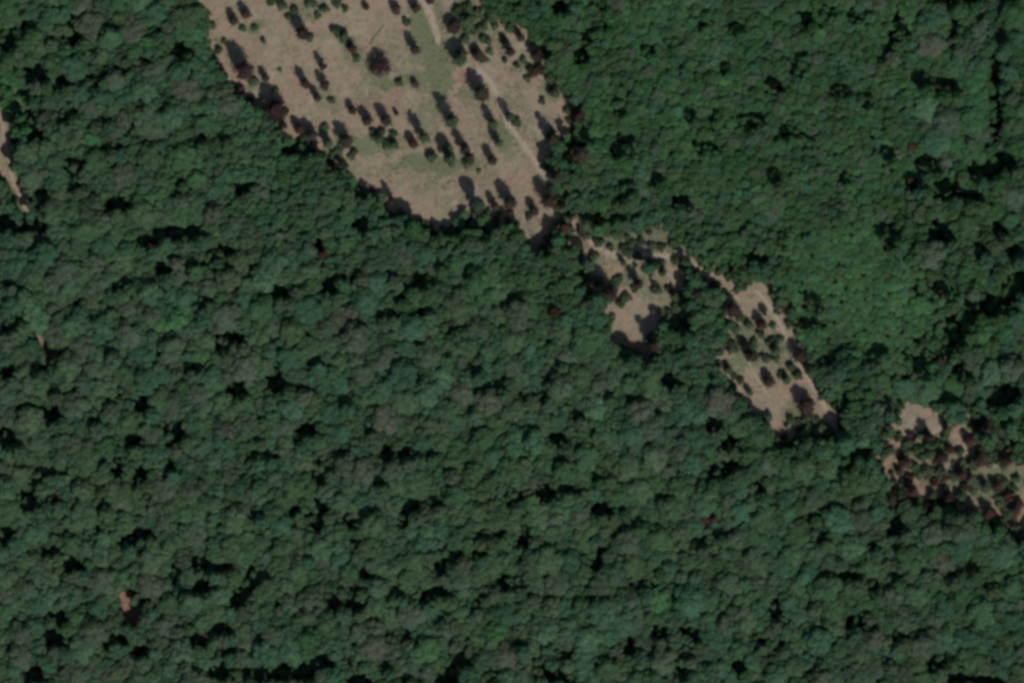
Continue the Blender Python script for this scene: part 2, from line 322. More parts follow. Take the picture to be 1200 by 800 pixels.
def build_ground():
    st = 2.6
    xs = np.arange(-160, 1360.1, st); ys = np.arange(-160, 960.1, st)
    far = lambda a: np.concatenate([[a[0] - 9000, a[0] - 3000, a[0] - 900, a[0] - 250], a, [a[-1] + 250, a[-1] + 900, a[-1] + 3000, a[-1] + 9000]])
    xs, ys = far(xs), far(ys)
    X, Y = np.meshgrid(xs, ys)
    WX, WY = (X - 600) * S, (400 - Y) * S
    Z = terrain(WX, WY)
    micro = .12 * np.sin(WX / 2.1 + np.sin(WY / 3.3) * 2) * np.sin(WY / 2.7 + np.sin(WX / 4.1))
    Z = Z + micro * 0
    V = np.stack([WX, WY, Z], -1).reshape(-1, 3)
    nx, ny = len(xs), len(ys)
    i = np.arange(nx * ny).reshape(ny, nx)
    F = np.stack([i[1:, :-1], i[1:, 1:], i[:-1, 1:], i[:-1, :-1]], -1).reshape(-1, 4)
    me = bpy.data.meshes.new('ground')
    me.vertices.add(len(V)); me.vertices.foreach_set('co', V.astype(np.float32).ravel())
    me.loops.add(F.size); me.loops.foreach_set('vertex_index', F.astype(np.int32).ravel())
    me.polygons.add(len(F)); me.polygons.foreach_set('loop_start', np.arange(0, F.size, 4, dtype=np.int32))
    me.polygons.foreach_set('loop_total', np.full(len(F), 4, np.int32))
    me.update(calc_edges=True); me.validate()
    me.polygons.foreach_set('use_smooth', [True] * len(F))
    X2, Y2 = warp(X, Y)
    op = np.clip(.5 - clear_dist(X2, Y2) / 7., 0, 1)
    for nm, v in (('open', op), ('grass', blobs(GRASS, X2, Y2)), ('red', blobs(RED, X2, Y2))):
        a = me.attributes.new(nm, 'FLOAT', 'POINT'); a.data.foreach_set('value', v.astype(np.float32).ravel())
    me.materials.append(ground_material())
    o = add_obj('ground', me); tag(o, kind='structure', label='pinkish sandy and grassy ground of the clearings and the dark forest floor')
build_ground()

def track_material():
    m, nt = nmat('track')
    g = N(nt, 'ShaderNodeNewGeometry'); P = g.outputs['Position']
    f = noise(nt, P, .5, 4, .6)
    at = N(nt, 'ShaderNodeAttribute'); at.attribute_name = 'rim'
    c = ramp(nt, f, [(.3, (.31, .252, .195)), (.7, (.385, .32, .25))])
    c2 = ramp(nt, f, [(.3, (.25, .20, .145)), (.7, (.30, .245, .18))])
    k = math_(nt, 'ADD', at.outputs['Fac'], math_(nt, 'MULTIPLY', math_(nt, 'SUBTRACT', f, .5), 1.6), True)
    c = mixc(nt, k, c, c2)
    d = N(nt, 'ShaderNodeBsdfPrincipled'); d.inputs['Roughness'].default_value = .95
    nt.links.new(c, d.inputs['Base Color'])
    o = N(nt, 'ShaderNodeOutputMaterial'); nt.links.new(d.outputs[0], o.inputs[0])
    return m
M_track = track_material()
def catmull(P, n=8):
    out = []
    Q = [P[0]] + list(P) + [P[-1]]
    for i in range(1, len(Q) - 2):
        p0, p1, p2, p3 = (np.array(q, float) for q in Q[i - 1:i + 3])
        for k in range(n):
            t = k / n
            out.append(.5 * ((2 * p1) + (-p0 + p2) * t + (2 * p0 - 5 * p1 + 4 * p2 - p3) * t * t + (-p0 + 3 * p1 - 3 * p2 + p3) * t ** 3))
    out.append(np.array(P[-1], float))
    return np.array(out)
def build_track(P, wpx):
    L = catmull(P)
    T = np.gradient(L, axis=0); T /= np.linalg.norm(T, axis=1)[:, None] + 1e-9
    Nn = np.stack([-T[:, 1], T[:, 0]], 1)
    us = np.array([-1, -.72, -.35, 0, .35, .72, 1.])
    V, rim, F = [], [], []
    n = len(L)
    for i in range(n):
        end = min(1, .25 + min(i, n - 1 - i) / 9)
        w = wpx * .5 * end * (1 + .22 * math.sin(i * .55) + .15 * random.uniform(-1, 1))
        for u in us:
            p = L[i] + Nn[i] * u * w
            x, y = W(*p)
            V.append((x, y, float(terrain(x, y)) + .05 - (.03 if abs(u) == 1 else 0)))
            rim.append(1. if abs(u) == 1 else (.55 if abs(u) > .7 else 0.))
    k = len(us)
    for i in range(n - 1):
        for j in range(k - 1):
            F.append((i * k + j, i * k + j + 1, (i + 1) * k + j + 1, (i + 1) * k + j))
    me = mesh_from('dirt_track', V, F, M_track, smooth=True)
    a = me.attributes.new('rim', 'FLOAT', 'POINT'); a.data.foreach_set('value', rim)
    o = add_obj('dirt_track', me); tag(o, kind='structure')
    return o
TL = {'main': 'pale dirt track entering the large clearing from the top', 'bend': 'pale dirt track bending down the right side of the large clearing',
      'east': 'pale dirt track along the right side of the right-hand clearing', 'fork': 'faint dirt track along the left side of the right-hand clearing',
      'fork2': 'faint dirt track through the middle of the right-hand clearing', 'west': 'pale dirt track at the left edge of the photo'}
for k, (P, w) in TRACKS.items():
    build_track(P, w)['label'] = TL[k]

# ------------------------------------------------------------------ tree geometry
def rnd_dir(rng, up=0.):
    v = rng.normal(size=3); v[2] = v[2] + up
    return v / np.linalg.norm(v)
def leaf_quad(V, F, vals, c, nrm, sz, rng):
    a = np.cross(nrm, [0, 0, 1.]); 
    if np.linalg.norm(a) < .1: a = np.array([1., 0, 0])
    a /= np.linalg.norm(a); b = np.cross(nrm, a)
    th = rng.uniform(0, 6.28); u = a * math.cos(th) + b * math.sin(th); v = np.cross(nrm, u)
    s1, s2 = sz * rng.uniform(.6, 1.1), sz * rng.uniform(.45, .9)
    i = len(V)
    V += [c - u * s1, c - v * s2 + nrm * sz * .12, c + u * s1 * rng.uniform(.7, 1), c + v * s2 - nrm * sz * .1]
    F.append((i, i + 1, i + 2, i + 3)); vals.append(rng.uniform(0, 1))
ICO = None
def ico():
    global ICO
    if ICO is None:
        import bmesh
        bm = bmesh.new(); bmesh.ops.create_icosphere(bm, subdivisions=2, radius=1)
        ICO = (np.array([v.co[:] for v in bm.verts]), [tuple(v.index for v in f.verts) for f in bm.faces]); bm.free()
    return ICO
def add_core(V, F, vals, c, r, rng):
    iv, fc = ico(); o = len(V)
    for p in iv: V.append(c + p * r * rng.uniform(.85, 1.1))
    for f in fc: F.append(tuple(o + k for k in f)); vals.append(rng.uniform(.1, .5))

def crown_data(seed, Rr, H, depth, nl, leaves, leaf, core=.88):
    """broadleaf crown: a dome of uneven boughs, each a cloud of leaf clumps"""
    rng = np.random.default_rng(seed)
    L = []
    ztop = H
    L.append((np.array([rng.uniform(-.15, .15) * Rr, rng.uniform(-.15, .15) * Rr, ztop - depth * .42]), np.array([.50 * Rr, .50 * Rr, depth * .42])))
    ph = rng.uniform(0, 6.28)
    for i in range(nl):
        a = ph + i * 2.39996 + rng.uniform(-.3, .3)
        q = math.sqrt((i + .6) / nl)
        rr = Rr * (.18 + .56 * q) * rng.uniform(.88, 1.12)
        lr = Rr * rng.uniform(.32, .46)
        z = ztop - depth * (.26 + .50 * q ** 2.2) + rng.uniform(-.09, .11) * depth
        L.append((np.array([math.cos(a) * rr, math.sin(a) * rr, z]), np.array([lr, lr * rng.uniform(.8, 1.1), lr * rng.uniform(.75, 1.1)])))
    V, F, vals = [], [], []
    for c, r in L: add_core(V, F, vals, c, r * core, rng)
    wts = np.array([r[0] * r[1] for _, r in L]); wts /= wts.sum()
    done = 0
    while done < leaves:
        k = rng.choice(len(L), p=wts); c, r = L[k]
        d = rnd_dir(rng, .55)
        p = c + d * r * rng.uniform(.82, 1.12)
        if any(j != k and np.sum(((p - L[j][0]) / (L[j][1] * .8)) ** 2) < 1 for j in range(len(L))):
            continue
        n = d + rng.normal(size=3) * .38; n[2] += .25; n /= np.linalg.norm(n)
        leaf_quad(V, F, vals, p, n, leaf * rng.uniform(.6, 1.3), rng)
        done += 1
    # stray sprigs that break the outline
    for _ in range(leaves // 14):
        k = rng.integers(1, len(L)); c, r = L[k]; d = rnd_dir(rng, .2)
        leaf_quad(V, F, vals, c + d * r * rng.uniform(1.15, 1.4), rnd_dir(rng, .4), leaf * rng.uniform(.4, .8), rng)
    return V, F, vals

def tube(V, F, p, q, r0, r1, n=6, bend=None):
    p, q = np.array(p, float), np.array(q, float)
    pts = [p, (p + q) / 2 + (np.array(bend) if bend is not None else 0), q]; rs = [r0, (r0 + r1) / 2, r1]
    t = (q - p) / np.linalg.norm(q - p)
    a = np.cross(t, [0, 0, 1.]) if abs(t[2]) < .95 else np.array([1., 0, 0]); a /= np.linalg.norm(a); b = np.cross(t, a)
    o = len(V)
    for c, r in zip(pts, rs):
        for k in range(n):
            an = 6.2832 * k / n; V.append(c + (a * math.cos(an) + b * math.sin(an)) * r)
    for s in range(2):
        for k in range(n):
            F.append((o + s * n + k, o + s * n + (k + 1) % n, o + (s + 1) * n + (k + 1) % n, o + (s + 1) * n + k))
    F.append(tuple(o + 2 * n + k for k in range(n)))
    F.append(tuple(o + k for k in reversed(range(n))))

def trunk_mesh(seed, H, Rr, r0, mat):
    rng = np.random.default_rng(seed); V, F = [], []
    tube(V, F, (0, 0, -.4), (0, 0, H * .86), r0, r0 * .3, 7, (rng.uniform(-.2, .2), rng.uniform(-.2, .2), 0))
    tube(V, F, (0, 0, -.4), (0, 0, .5), r0 * 1.7, r0 * .98, 7)
    for i in range(6):
        a = i * 2.4 + rng.uniform(-.3, .3); z = H * (.42 + .07 * i)
        d = Rr * rng.uniform(.5, .75)
        tube(V, F, (0, 0, z), (math.cos(a) * d, math.sin(a) * d, z + d * .8), r0 * .36, r0 * .1, 5, (0, 0, -.15 * d))
    return mesh_from('trunk', V, F, mat, smooth=True)

# broad prototypes: radius 5 m, height 16 m; slim prototypes: radius 2.6 m, height 15 m
BR, BH, SR, SH = 5.0, 16.0, 2.6, 15.0
broad = [mesh_from('broad_crown', *crown_data(100 + i, BR, BH, 6.4 + (i % 3) * .6, 13 + i % 4, 1900, .44)[:2], M_forest,
                   None) for i in range(0)]
def make_crowns(n, seed, Rr, H, depth, nl, leaves, leaf, mat):
    out = []
    for i in range(n):
        V, F, vals = crown_data(seed + i, Rr, H, depth * (1 + .12 * (i % 3 - 1)), nl + i % 3, leaves, leaf)
        out.append(mesh_from('crown', V, F, mat, vals))
    return out
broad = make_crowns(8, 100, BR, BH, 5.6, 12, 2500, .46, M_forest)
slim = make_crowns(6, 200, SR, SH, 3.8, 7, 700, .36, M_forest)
btrunk = [trunk_mesh(i, BH - 2.5, BR, .34, M_bark) for i in range(2)]
strunk = [trunk_mesh(9 + i, SH - 2, SR, .2, M_bark) for i in range(2)]
VAR = {}
def variant(me, mat):                    # the same crown shape with another leaf kind
    k = (me.name, mat.name)
    if mat is M_forest: return me
    if k not in VAR:
        c = me.copy(); c.materials.clear(); c.materials.append(mat); VAR[k] = c
    return VAR[k]

# ------------------------------------------------------------------ where the forest trees stand
def sstep(a, b, x):
    t = min(1, max(0, (x - a) / (b - a))); return t * t * (3 - 2 * t)
def big_zone(x, y):                      # 1 = coarse, large-crowned stand; 0 = fine even stand
    s = sstep(-60, 120, y - (60 + .52 * (x - 100)))          # south-west of a diagonal
    s = max(s, sstep(330, 260, x) * sstep(700, 200, y))
    e = sstep(1060, 1110, x) * sstep(520, 420, y)
    fine = sstep(160, 60, math.hypot((x - 330) / 1.1, y - 215)) * .7
    return max(min(1, max(0, s - fine)), e * .9)

def low_stand(x, y):                     # young even growth, lower than the old wood around it
    an = math.atan2(y - 350, x - 1010)
    wob = 1 + .16 * math.sin(3 * an + .6) + .10 * math.sin(5 * an + 2) + .06 * math.sin(9 * an) + .05 * math.sin(x / 7. + y / 11.)
    s = sstep(1.35, .75, math.hypot((x - 1012) / 98, (y - 348) / 80) / wob) if x < 1010 else sstep(1.15, .9, math.hypot((x - 1012) / 98, (y - 348) / 80) / wob)
    s = max(s, sstep(1.15, .85, math.hypot((x - 1090) / 62, (y - 462) / 16)))
    s = max(s, .5 * sstep(1.2, .8, math.hypot((x - 900) / 250, (y - 130) / 150)))
    return s
cell = 12.
grid = {}
trees = []
def put(x, y, r, kind=None):
    trees.append((x, y, r, kind)); grid.setdefault((int(x // cell), int(y // cell)), []).append(len(trees) - 1)
def free(x, y, r, ov):
    ci, cj = int(x // cell), int(y // cell)
    for i in range(ci - 3, ci + 4):
        for j in range(cj - 3, cj + 4):
            for t in grid.get((i, j), ()):
                tx, ty, tr, _ = trees[t]
                if (tx - x) ** 2 + (ty - y) ** 2 < (ov * (tr + r)) ** 2: return False
    return True
# raster maps (1 px) of clearings and gaps
gx0, gy0, gx1, gy1 = -150, -150, 1350, 950
GX, GY = np.meshgrid(np.arange(gx0, gx1 + 1), np.arange(gy0, gy1 + 1))
CD = clear_dist(*warp(GX.astype(float), GY.astype(float)))
GD = np.full(GX.shape, 1e9)
rg = random.Random(5)
GAPS = [(x, y, rx * 1.2, ry * 1.25) if x > 1040 and y < 470 else (x, y, rx, ry) for (x, y, rx, ry) in GAPS]
margin_gaps = []
while len(margin_gaps) < 110:            # the wood goes on outside the photo, with gaps of its own
    x, y = rg.uniform(gx0, gx1), rg.uniform(gy0, gy1)
    if -12 < x < 1212 and -12 < y < 812: continue
    margin_gaps.append((x, y, rg.uniform(5, 13), rg.uniform(5, 10)))
for (x, y, rx, ry) in GAPS + margin_gaps:
    i0, i1, j0, j1 = int(y - 60 - gy0), int(y + 60 - gy0), int(x - 60 - gx0), int(x + 60 - gx0)
    i0, j0 = max(i0, 0), max(j0, 0)
    sx, sy = GX[i0:i1, j0:j1], GY[i0:i1, j0:j1]
    q = np.sqrt(((sx - x) / rx) ** 2 + ((sy - y) / ry) ** 2)
    GD[i0:i1, j0:j1] = np.minimum(GD[i0:i1, j0:j1], (q - 1) * min(rx, ry) + 0)
def ok_place(x, y, r):
    i, j = int(y - gy0), int(x - gx0)
    if i < 0 or j < 0 or i >= GX.shape[0] or j >= GX.shape[1]: return False
    return CD[i, j] > r * 1.0 - 1.5 and GD[i, j] > r * .74
for (x, y, r, k) in CROWNS: put(x, y, r, k)
def scatter(n, rf, ov, cond=None):
    for _ in range(n):
        x, y = random.uniform(gx0, gx1), random.uniform(gy0, gy1)
        z = big_zone(x, y)
        r = rf(z)
        if r and r > 5.2 and low_stand(x, y) > .6: continue
        if r is None or not ok_place(x, y, r): continue
        if free(x, y, r, ov): put(x, y, r)
HT = {}
for (x, y, rx, ry) in GAPS + margin_gaps:       # tall trees on the sunny side of every opening keep it in shade
    z = big_zone(x, y)
    e = 1 / math.sqrt((.485 / rx) ** 2 + (.875 / ry) ** 2)
    for dx in ((0,) if rx < 9 else (-.55, .55)):
        r = random.uniform(6.5, 9.5) if z > .4 else random.uniform(5.5, 7.5)
        px_, py_ = x + .485 * (e + r * .95) + dx * rx, y + .875 * (e + r * .95)
        if ok_place(px_, py_, r * .9) and free(px_, py_, r, .66):
            put(px_, py_, r); HT[len(trees) - 1] = random.uniform(1.16, 1.32) * (1.18 if x > 1040 and y < 470 else 1) if CD[int(y - gy0), int(x - gx0)] > 22 else random.uniform(.85, 1.0)
scatter(22000, lambda z: random.uniform(11, 17) if z > .45 else None, .72)
scatter(14000, lambda z: random.uniform(9, 11.5) if z > .3 else (random.uniform(8., 10.) if random.random() < .3 else None), .64)
scatter(40000, lambda z: random.uniform(6.5, 9) if z > .3 else random.uniform(6, 8), .56)
scatter(90000, lambda z: random.uniform(4.6, 6), .54)
scatter(130000, lambda z: random.uniform(3., 4.2), .52)
print('forest trees', len(trees))

def relief(x, y):
    z = big_zone(x, y)
    n = math.sin(x / 9.5 + 1.7 * math.sin(y / 13.)) * math.sin(y / 8.3 + 1.9 * math.sin(x / 15.)) + .6 * math.sin(x / 23. + 2 * math.sin(y / 31.)) * math.sin(y / 19.)
    return (1 + n * (.09 if z > .4 else .05)) * (1 - .60 * low_stand(x, y))
# ------------------------------------------------------------------ labels
LM = [((450,110),'the large clearing'),((760,350),'the middle small clearing'),((900,420),'the right-hand clearing'),((1080,520),'the broken clearing at far right'),
      ((12,200),'the left-edge track')]
def where(x, y):
    return '%d%% across and %d%% down the photo' % (round(x / 12), round(y / 8))
used_labels = set()
def unique(fmt, x, y):
    l = fmt + ', %.0f%% across and %.0f%% down the photo' % (x / 12, y / 8)
    if l in used_labels: l = fmt + ', %.1f%% across, %.1f%% down the photo' % (x / 12, y / 8)
    used_labels.add(l)
    return l
def gap_near(x, y, r):
    best = None
    for (a, b, rx, ry) in GAPS:
        d = math.hypot(a - x, b - y) - r - min(rx, ry)
        if best is None or d < best[0]: best = (d, a, b)
    if best[0] > 5: return None
    dx, dy = x - best[1], y - best[2]
    if abs(dx) > abs(dy): return 'right of' if dx > 0 else 'left of'
    return 'below' if dy > 0 else 'above'

# ------------------------------------------------------------------ individual forest trees
vis = [i for i, t in enumerate(trees) if -2 < t[0] < 1202 and -2 < t[1] < 802]
hand = set(range(len(CROWNS)))
rest = sorted([i for i in vis if i not in hand], key=lambda i: -trees[i][2])[:300 - len([i for i in vis if i in hand])]
single = [i for i in vis if i in hand] + rest
sset = set(single)
made = {}
def dup_tree(proto, loc, rz, sc, crown_me, trunk_me):
    root = proto.copy(); COL.objects.link(root)
    root.location = loc; root.rotation_euler = (0, 0, rz); root.scale = sc
    for ch in proto.children:
        c = ch.copy(); COL.objects.link(c); c.parent = root
        c.data = crown_me if ch.name.startswith('crown') else trunk_me
    return root
proto = None
kk = ['o', 'o', 'o', 'o', 'g', 'g', 't', 'p', 'b']
for n_, i in enumerate(single):
    x, y, r, k = trees[i]
    rr = random.Random(i * 7 + 1)
    if k is None:
        k = rr.choice(kk if big_zone(x, y) > .4 else ['o', 'o', 'o', 't', 'o', 'f'])
    mat, word = KM[k]
    wx, wy = W(x, y); z = float(terrain(wx, wy))
    s = r * S / BR * 1.04
    h = HT.get(i) or rr.uniform(.98, 1.28) * (.86 + .14 * min(1, r / 11)) * relief(x, y)
    sc = (s * rr.uniform(.93, 1.07), s * rr.uniform(.93, 1.07), h)
    cm = variant(broad[rr.randrange(len(broad))], mat); tm = btrunk[rr.randrange(2)]
    if proto is None:
        proto = empty('forest_tree', (wx, wy, z), rr.uniform(0, 6.28), sc)
        add_obj('crown', cm, proto); add_obj('trunk', tm, proto)
        o = proto
        o['group'] = 'large forest trees around the clearings'; o['category'] = 'tree'
    else:
        o = dup_tree(proto, (wx, wy, z), rr.uniform(0, 6.28), sc, cm, tm)
    size = 'huge' if r > 12.5 else 'broad' if r > 9.5 else 'middling' if r > 7 else 'small'
    g = gap_near(x, y, r)
    o['label'] = unique('%s %s crown' % (size, word) + (' %s a black gap' % g if g else ''), x, y)
    o['group'] = 'large forest trees around the clearings'; o['category'] = 'tree'

# ------------------------------------------------------------------ the rest of the wood as one mass
def instancer(name, sets, label, cat, kind='stuff'):
    """sets: list of (list of (objects for one plant), list of (x,y,z,sx,sy,sz,rot,idx)); one object made of points"""
    pts, A = [], {'sc': [], 'rot': [], 'idx': [], 'cls': []}
    for ci, (_, rows) in enumerate(sets):
        for (x, y, z, sx, sy, sz, rot, idx) in rows:
            pts.append((x, y, z)); A['sc'].append((sx, sy, sz)); A['rot'].append((0, 0, rot)); A['idx'].append(idx); A['cls'].append(ci)
    me = bpy.data.meshes.new(name); me.from_pydata(pts, [], [])
    for nm, ty, key in (('sc', 'FLOAT_VECTOR', 'vector'), ('rot', 'FLOAT_VECTOR', 'vector'), ('idx', 'INT', 'value'), ('cls', 'INT', 'value')):
        a = me.attributes.new(nm, ty, 'POINT'); a.data.foreach_set(key, np.array(A[nm]).ravel())
    o = add_obj(name, me); tag(o, label, cat, kind=kind)
    ng = bpy.data.node_groups.new(name, 'GeometryNodeTree')
    ng.interface.new_socket('Geometry', in_out='INPUT', socket_type='NodeSocketGeometry')
    ng.interface.new_socket('Geometry', in_out='OUTPUT', socket_type='NodeSocketGeometry')
    gi = ng.nodes.new('NodeGroupInput'); go = ng.nodes.new('NodeGroupOutput'); L = ng.links
    def named(nm, ty):
        n = ng.nodes.new('GeometryNodeInputNamedAttribute'); n.data_type = ty; n.inputs['Name'].default_value = nm
        return n.outputs['Attribute']
    out = ng.nodes.new('GeometryNodeJoinGeometry')
    for ci, (protos, _) in enumerate(sets):
        jn = ng.nodes.new('GeometryNodeJoinGeometry')
        for objs in reversed(protos):       # the last link of a join comes first
            oi = ng.nodes.new('GeometryNodeObjectInfo'); oi.inputs['Object'].default_value = objs
            oi.transform_space = 'ORIGINAL'; oi.inputs['As Instance'].default_value = False
            g2 = ng.nodes.new('GeometryNodeGeometryToInstance')
            L.new(oi.outputs['Geometry'], g2.inputs[0]); L.new(g2.outputs[0], jn.inputs[0])
        iop = ng.nodes.new('GeometryNodeInstanceOnPoints'); iop.inputs['Pick Instance'].default_value = True
        cmp_ = ng.nodes.new('FunctionNodeCompare'); cmp_.data_type = 'INT'; cmp_.operation = 'EQUAL'
        L.new(named('cls', 'INT'), cmp_.inputs[2]); cmp_.inputs[3].default_value = ci
        L.new(gi.outputs[0], iop.inputs['Points']); L.new(cmp_.outputs[0], iop.inputs['Selection'])
        L.new(jn.outputs[0], iop.inputs['Instance']); L.new(named('idx', 'INT'), iop.inputs['Instance Index'])
        L.new(named('sc', 'FLOAT_VECTOR'), iop.inputs['Scale']); L.new(named('rot', 'FLOAT_VECTOR'), iop.inputs['Rotation'])
        L.new(iop.outputs[0], out.inputs[0])
    L.new(out.outputs[0], go.inputs[0])
    md = o.modifiers.new('scatter', 'NODES'); md.node_group = ng
    return o

def joined_proto(name, crown_me, trunk_me):
    """crown and trunk in one mesh, kept out of the scene: only the wood object draws it"""
    import bmesh
    bm = bmesh.new(); bm.from_mesh(crown_me); nf = len(bm.faces)
    if trunk_me:
        bm.from_mesh(trunk_me); bm.faces.ensure_lookup_table()
        for f in bm.faces[nf:]: f.material_index = 1
    me = bpy.data.meshes.new(name); bm.to_mesh(me); bm.free()
    me.materials.append(crown_me.materials[0])
    if trunk_me: me.materials.append(trunk_me.materials[0])
    return bpy.data.objects.new(name, me)
def variants(mes, trunks, mats):
    return [joined_proto('forest_tree_shape', variant(m, mat), trunks[i % 2]) for i, (m, mat) in enumerate([(m, mt) for mt in mats for m in mes])]
bp = variants(broad, btrunk, [M_forest, M_grey, M_teal])
sp = variants(slim, strunk, [M_forest, M_grey, M_teal, M_fresh])
rb, rs = [], []
rr = random.Random(77)
for i, (x, y, r, k) in enumerate(trees):
    if i in sset: continue
    wx, wy = W(x, y); z = float(terrain(wx, wy)); zz = big_zone(x, y)
    hh = HT.get(i) or (rr.uniform(.86, 1.06) if zz > .4 else rr.uniform(.90, 1.05)) * relief(x, y)
    if r > 6.5:
        s = r * S / BR * 1.05
        idx = rr.randrange(8) + 8 * (0 if rr.random() < .72 else rr.choice([1, 2]))
        rb.append((wx, wy, z, s * rr.uniform(.92, 1.08), s * rr.uniform(.92, 1.08), hh * .96, rr.uniform(0, 6.28), idx))
    else:
        s = r * S / SR * 1.12
        ls = low_stand(x, y)
        v = 3 if rr.random() < (ls - .4) * .35 else 0 if rr.random() < .74 else (rr.choice([1, 2]) if zz > .4 else rr.choice([2, 3]))
        rs.append((wx, wy, z, s * rr.uniform(.9, 1.1), s * rr.uniform(.9, 1.1), hh * (.84 + .14 * (r - 3) / 3.5), rr.uniform(0, 6.28), rr.randrange(6) + 6 * v))
nu = 0
for (x, y, rx, ry) in GAPS + margin_gaps:
    small = rx * ry < 58
    for _ in range(int(rx * ry / (9 if small else 14)) + 1):
        a, q = rr.uniform(0, 6.28), math.sqrt(rr.random())
        px_, py_ = x + math.cos(a) * q * rx * 1.05, y + math.sin(a) * q * ry * 1.05
        j, i_ = int(px_ - gx0), int(py_ - gy0)
        if not (0 <= i_ < GX.shape[0] and 0 <= j < GX.shape[1]) or CD[i_, j] < 3: continue
        wx, wy = W(px_, py_); r = rr.uniform(3, 5.5); s = r * S / SR * 1.1
        rs.append((wx, wy, float(terrain(wx, wy)), s, s, rr.uniform(.82, 1.0) if small else rr.uniform(.25, .5), rr.uniform(0, 6.28), rr.randrange(6)))
instancer('closed_forest', [(bp, rb), (sp, rs)], 'closed dark green broadleaf forest canopy filling the ground around the clearings', 'forest')

# ------------------------------------------------------------------ young trees, bushes and logs in the clearings
def young_data(seed, Rr, H, leaves, leaf):
    """upright tapering crown with ragged whorls; widest a third of the way up"""
    rng = np.random.default_rng(seed); V, F, vals = [], [], []
    nb = 15
    B = []
    for i in range(nb):
        t = (i + .5) / nb
        z = H * (.10 + .84 * t); w = Rr * (math.sin(math.pi * (.10 + .84 * t)) ** .7) * 1.05
        a = i * 2.4 + rng.uniform(-.4, .4); off = w * rng.uniform(.25, .5)
        rr_ = max(.22 * Rr, w * rng.uniform(.5, .72))
        B.append((np.array([math.cos(a) * off, math.sin(a) * off, z]), np.array([rr_, rr_, max(rr_ * .8, H * .055)])))
    for c, r in B: add_core(V, F, vals, c, r * .62, rng)
    for _ in range(leaves):
        k = rng.integers(0, nb); c, r = B[k]; d = rnd_dir(rng, .2)
        n = d + rng.normal(size=3) * .6; n[2] += .3; n /= np.linalg.norm(n)
        leaf_quad(V, F, vals, c + d * r * rng.uniform(.6, 1.15), n, leaf * rng.uniform(.6, 1.3), rng)
    return V, F, vals
YR, YH = 2.2, 11.0
def young_set(mat): return [mesh_from('crown', *(lambda d: (d[0], d[1], mat, d[2]))(young_data(300 + i, YR, YH, 900, .34))) for i in range(4)]
young = young_set(M_young)
ytrunk = trunk_mesh(40, YH * .9, YR * .7, .13, M_bark)
bushes = []
for i in range(4):
    V, F, vals = crown_data(400 + i, 1.6, 2.0, 1.7, 7, 420, .26); bushes.append(mesh_from('foliage', V, F, M_bush, vals))
def stems_mesh():
    V, F = [], []; rng = np.random.default_rng(3)
    for i in range(6):
        a = i * 1.05; tube(V, F, (math.cos(a) * .1, math.sin(a) * .1, -.15), (math.cos(a) * .8, math.sin(a) * .8, 1.3), .05, .02, 5)
    return mesh_from('stem', V, F, M_bark)
bstem = stems_mesh()
